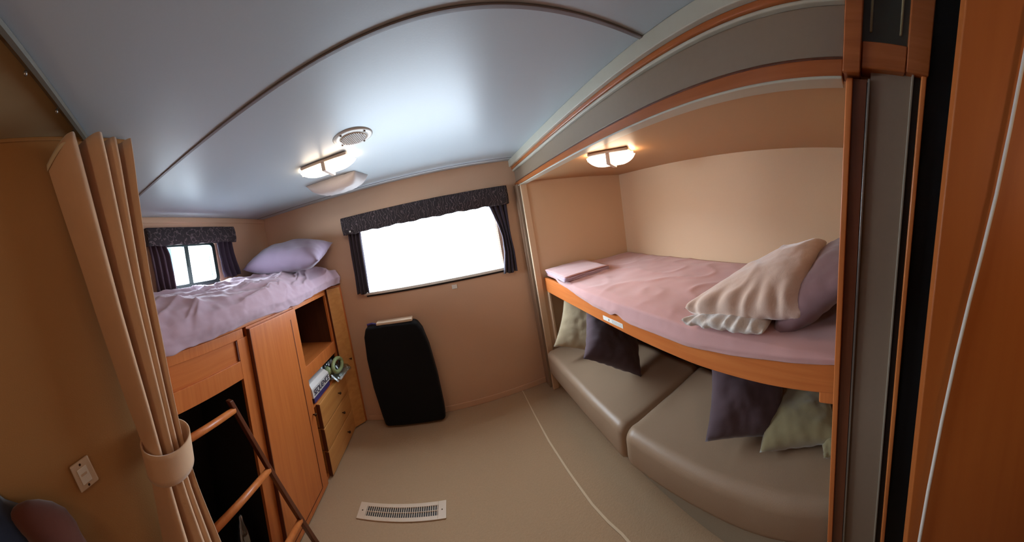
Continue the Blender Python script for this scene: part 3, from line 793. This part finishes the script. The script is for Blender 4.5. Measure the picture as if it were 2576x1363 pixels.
# pillow + blanket at the near end
put_pillow('bed_pillow', 'large dusky mauve pillow behind the cream blanket at the near end of the right bunk', 'pillow', M['pillow_mauve'], (.62, .40, .17), (1.13, .175, 1.185), (math.radians(-42), math.radians(-6), math.radians(3)), 7, pw=.5, pinch=.06)
def slab(bm_fn, ns=46, nt=60):
    top = [[None]*(nt+1) for _ in range(ns+1)]
    bm = bmesh.new(); rows = []
    for side in (1, -1):
        r = []
        for i in range(ns+1):
            q = []
            for j in range(nt+1):
                if side == -1 and (i in (0, ns) or j in (0, nt)): q.append(rows[0][i][j]); continue
                q.append(bm.verts.new(bm_fn(i/ns, j/nt, side)))
            r.append(q)
        rows.append(r)
        for i in range(ns):
            for j in range(nt):
                f = (r[i][j], r[i+1][j], r[i+1][j+1], r[i][j+1]); bm.faces.new(f if side == 1 else f[::-1])
    return bm
t = thing('fleece_blanket', 'folded cream fleece blanket leaning over the mauve pillow on the right bunk', 'blanket', (1.0, .4, 1.06))
def bl(s, tt, side, layer=0):
    # s across (left y -> right y), tt from bed edge back up over the pillow
    c00 = Vector((.765, .640, 1.105)); c10 = Vector((.845, .190, 1.125))
    c01 = Vector((1.30, .44, 1.215)); c11 = Vector((1.37, .185, 1.300))
    if layer: c00 = Vector((.725, .625, 1.075)); c10 = Vector((.775, .315, 1.075)); c01 = Vector((1.2, .50, 1.10)); c11 = Vector((1.2, .32, 1.10))
    p = c00.lerp(c10, s).lerp(c01.lerp(c11, s), tt)
    mid = math.sin(PI*s)*math.sin(PI*tt)
    p.z += (.03 if not layer else .01)*mid + (.035*ss(.2, .9, s)*math.sin(PI*min(1, tt*1.1)) if not layer else 0)
    th = (.056 if not layer else .024)*(1-abs(2*s-1)**6)**.5*(1-abs(2*tt-1)**8)**.5
    n = Vector((-.25, .15, 1)).normalized()
    p += n*side*th
    wr = .008*ridge(s*2.2+2, tt*2+s*1.5, layer*3)+.005*nz(s*4, tt*5, side+layer*5)
    wr += .008*math.sin(s*38+3*nz(s*3, tt*3))*ss(.22, 0, tt)
    p += n*wr*(1 if side > 0 else .3)
    p.x += .012*nz(s*8, 1+layer)*ss(.2, 0, tt)
    return p
obj('upper_fold', slab(lambda s, tt, sd: bl(s, tt, sd)), M['fleece'], t, smooth=True)
obj('lower_fold', slab(lambda s, tt, sd: bl(s, tt, sd, 1)), M['fleece2'], t, smooth=True)
def bl2(s, tt, side):
    p = Vector((lerp(1.0, 1.44, tt), lerp(.165, .110, s)-.03*tt, lerp(1.19, 1.315, tt)-.02*s))
    th = .022*(1-abs(2*s-1)**4)**.5*(1-abs(2*tt-1)**6)**.5
    return p+Vector((0, -.4, .9))*side*th+Vector((0, 0, .008*nz(s*5, tt*9, side)))
obj('back_fold', slab(bl2, 16, 30), M['fleece'], t, smooth=True)

# ------------------------------------------------------------------ sofa bed under the bunk
t = thing('sofa_base', 'low beige carpeted base under the two taupe seat cushions', 'sofa base', (1.2, 1.0, 0))
obj('plinth', box(.775, SX, .005, SY-.003, 0, .185), plain('grey_beige_plinth', (150, 136, 112), rough=.9, nscale=300, bumps=.2), t, bevel=.01)
def cushion_slab(x0n, x0f, y0, y1, z0, z1, x1, r=.045):
    """seat cushion, front edge from (x0n,y0) to (x0f,y1), rounded front"""
    prof = []
    n = 8
    for k in range(n+1):
        a = PI*k/(2*n); prof.append((r*(1-math.cos(a))*1.0, z1-r+r*math.sin(a)))
    low = [(0.03, z0), (.008, z0+.015), (0, z0+.04)]
    P = low+prof
    bm = bmesh.new(); ny = 40; rows = []
    for j in range(ny+1):
        s = j/ny; y = lerp(y0, y1, s); e = min(s, 1-s)*(y1-y0)
        pin = max(0, 1-e/.035); edge = .025*pin**2
        row = []
        for (dx, z) in P:
            zz = z-(edge*.7 if z > (z0+z1)/2 else -edge*.3)
            row.append(bm.verts.new((lerp(x0n, x0f, s)+dx+edge*.6+.003*nz(y*4, z*5), y, zz+.004*math.sin(y*2))))
        for k in range(1, 13):
            x = lerp(lerp(x0n, x0f, s)+r, x1, k/12)
            crown = .016*math.sin(PI*min(1, k/12))*ss(0, .25, e)
            row.append(bm.verts.new((x, y, z1-edge*.7+crown+.003*nz(x*5, y*5))))
        row.append(bm.verts.new((x1, y, z0)))
        rows.append(row)
    m_ = len(rows[0])
    for j in range(ny):
        for k in range(m_-1): bm.faces.new((rows[j][k], rows[j][k+1], rows[j+1][k+1], rows[j+1][k]))
        bm.faces.new((rows[j][m_-1], rows[j][0], rows[j+1][0], rows[j+1][m_-1]))
    bm.faces.new(rows[0]); bm.faces.new(rows[-1][::-1])
    bmesh.ops.recalc_face_normals(bm, faces=bm.faces)
    return bm
tag(obj('seat_cushion', cushion_slab(.655, .665, 1.028, 2.07, .186, .395, 1.32), M['sofa'], smooth=True), 'far taupe leatherette seat cushion next to the back wall under the right bunk', 'seat cushion')
tag(obj('seat_cushion', cushion_slab(.790, .655, .008, 1.018, .186, .395, 1.32, r=.055), M['sofa'], smooth=True), 'near taupe leatherette seat cushion beside the grey jamb under the right bunk', 'seat cushion')
def back_cush(y0, y1):
    def f(s, tt, side):
        u = s*2-1; v = tt*2-1
        k = (max(0, 1-abs(u)**6)*max(0, 1-abs(v)**5))**.5
        return Vector((1.42+.10*v*.6-side*.075*k*1.0, lerp(y0, y1, s), lerp(.40, .78, tt)))
    return slab(f, 30, 20)
tag(obj('back_cushion', back_cush(1.022, 2.08), M['sofa'], smooth=True), 'far taupe backrest cushion behind the far seat cushion', 'back cushion')
tag(obj('back_cushion', back_cush(.02, 1.012), M['sofa'], smooth=True), 'near taupe backrest cushion behind the near seat cushion', 'back cushion')
R_ = math.radians
put_pillow('throw_pillow', 'cream throw pillow against the far end wall, behind the dark plum pillow', 'throw pillow', M['cream_cush'], (.42, .42, .13), (.935, 1.80, .575), (R_(60), R_(20), R_(-28)), 2, rest=.400)
put_pillow('throw_pillow', 'dark plum throw pillow standing on its corner on the far seat cushion', 'throw pillow', M['plum'], (.46, .44, .16), (.945, 1.44, .552), (R_(36), R_(36), R_(-14)), 4, rest=.405)
put_pillow('throw_pillow', 'dark plum throw pillow leaning upright on the near seat cushion', 'throw pillow', M['plum'], (.40, .38, .15), (1.03, .50, .545), (R_(50), R_(12), R_(-52)), 6, rest=.405)
put_pillow('throw_pillow', 'olive green throw pillow lying on the near seat cushion by the jamb', 'throw pillow', M['green_cush'], (.34, .37, .15), (1.10, .265, .485), (R_(-3), R_(-9), R_(20)), 9, rest=.405)
put_pillow('throw_pillow', 'pale olive throw pillow corner peeking out beside the grey jamb', 'throw pillow', M['green_cush'], (.17, .14, .07), (1.03, .075, .475), (R_(6), R_(0), R_(20)), 11, rest=.405)

GROUPS = {'ceiling_lamp': 'double-lens ceiling lamps', 'window_curtain': 'dark curtain panels at the windows', 'valance': 'dark patterned window valances',
          'throw_pillow': 'throw pillows on the sofa cushions', 'seat_cushion': 'taupe sofa seat cushions', 'back_cushion': 'taupe sofa backrest cushions',
          'bed_pillow': 'pillows on the bunks', 'bunk_mattress': 'mattresses of the bunks'}
for o in col.objects:
    g = GROUPS.get(o.name.split('.')[0])
    if g and o.parent is None: o['group'] = g

# ------------------------------------------------------------------ lights
wd_ = bpy.data.worlds.new('sky'); sc.world = wd_; wd_.use_nodes = True
bg = wd_.node_tree.nodes['Background']; bg.inputs[0].default_value = (.72, .86, 1.0, 1)
wn_ = wd_.node_tree; tc = wn_.nodes.new('ShaderNodeTexCoord'); sx = wn_.nodes.new('ShaderNodeSeparateXYZ'); mr = wn_.nodes.new('ShaderNodeMapRange')
wn_.links.new(tc.outputs['Generated'], sx.inputs[0]); wn_.links.new(sx.outputs[0], mr.inputs[0])   # sky strength raised towards -x to add light through the left window
mr.inputs[1].default_value = -.35; mr.inputs[2].default_value = -.95; mr.inputs[3].default_value = 15; mr.inputs[4].default_value = 62
wn_.links.new(mr.outputs[0], bg.inputs[1])
def portal(name, loc, rot, sx, sy):
    l = bpy.data.lights.new(name, 'AREA'); l.shape = 'RECTANGLE'; l.size = sx; l.size_y = sy
    o = bpy.data.objects.new(name, l); col.objects.link(o); o.location = loc; o.rotation_euler = rot
    l.cycles.is_portal = True
portal('window_portal_back', (-.13, YB+.09, 1.445), (-PI/2, 0, 0), 1.2, .6)
portal('window_portal_left', (XL-.09, 1.24, 1.67), (0, -PI/2, 0), .36, .56)
def pt(name, loc, e, c, r=.04):
    l = bpy.data.lights.new(name, 'POINT'); l.energy = e; l.color = c; l.shadow_soft_size = r
    o = bpy.data.objects.new(name, l); col.objects.link(o); o.location = loc
pt('hall_fill_light', (.0, -.8, 1.80), 4.8, (1, .74, .50), .08)  # unseen warm light added behind the camera, no fixture built

# ------------------------------------------------------------------ camera (stitched 220 degree phone panorama)
cam = bpy.data.cameras.new('camera'); co = bpy.data.objects.new('camera', cam); col.objects.link(co); sc.camera = co
cam.type = 'PANO'
cam.panorama_type = 'CENTRAL_CYLINDRICAL'
F, CV, RA = 674.102351, 623.891119, .99545
cam.central_cylindrical_radius = 1.0
cam.central_cylindrical_range_u_min = -1288/F; cam.central_cylindrical_range_u_max = 1288/F
cam.central_cylindrical_range_v_min = -(1363-CV)/(F*RA); cam.central_cylindrical_range_v_max = CV/(F*RA)
Rm = Matrix(((0.95097705, 0.24509316, 0.18860537), (-0.25977943, 0.96397479, 0.05715986), (-0.16780133, -0.10335351, 0.98038807)))
r, f, u = Rm.col[0], Rm.col[1], Rm.col[2]
mw = Matrix.Identity(4)
for i in range(3): mw[i][0] = r[i]; mw[i][1] = u[i]; mw[i][2] = -f[i]
mw[0][3], mw[1][3], mw[2][3] = 0, 0, 1.543051
co.matrix_world = mw
cam.clip_start = .01

vs = sc.view_settings
vs.view_transform = 'Standard'; vs.look = 'None'; vs.gamma = 1; vs.use_curve_mapping = False; vs.exposure = .14
sc.cycles.max_bounces = 10; sc.cycles.diffuse_bounces = 5; sc.cycles.use_adaptive_sampling = True; sc.cycles.adaptive_threshold = .02; sc.cycles.transparent_max_bounces = 12
sc.cycles.caustics_reflective = False; sc.cycles.caustics_refractive = False
sc.cycles.sample_clamp_indirect = 6
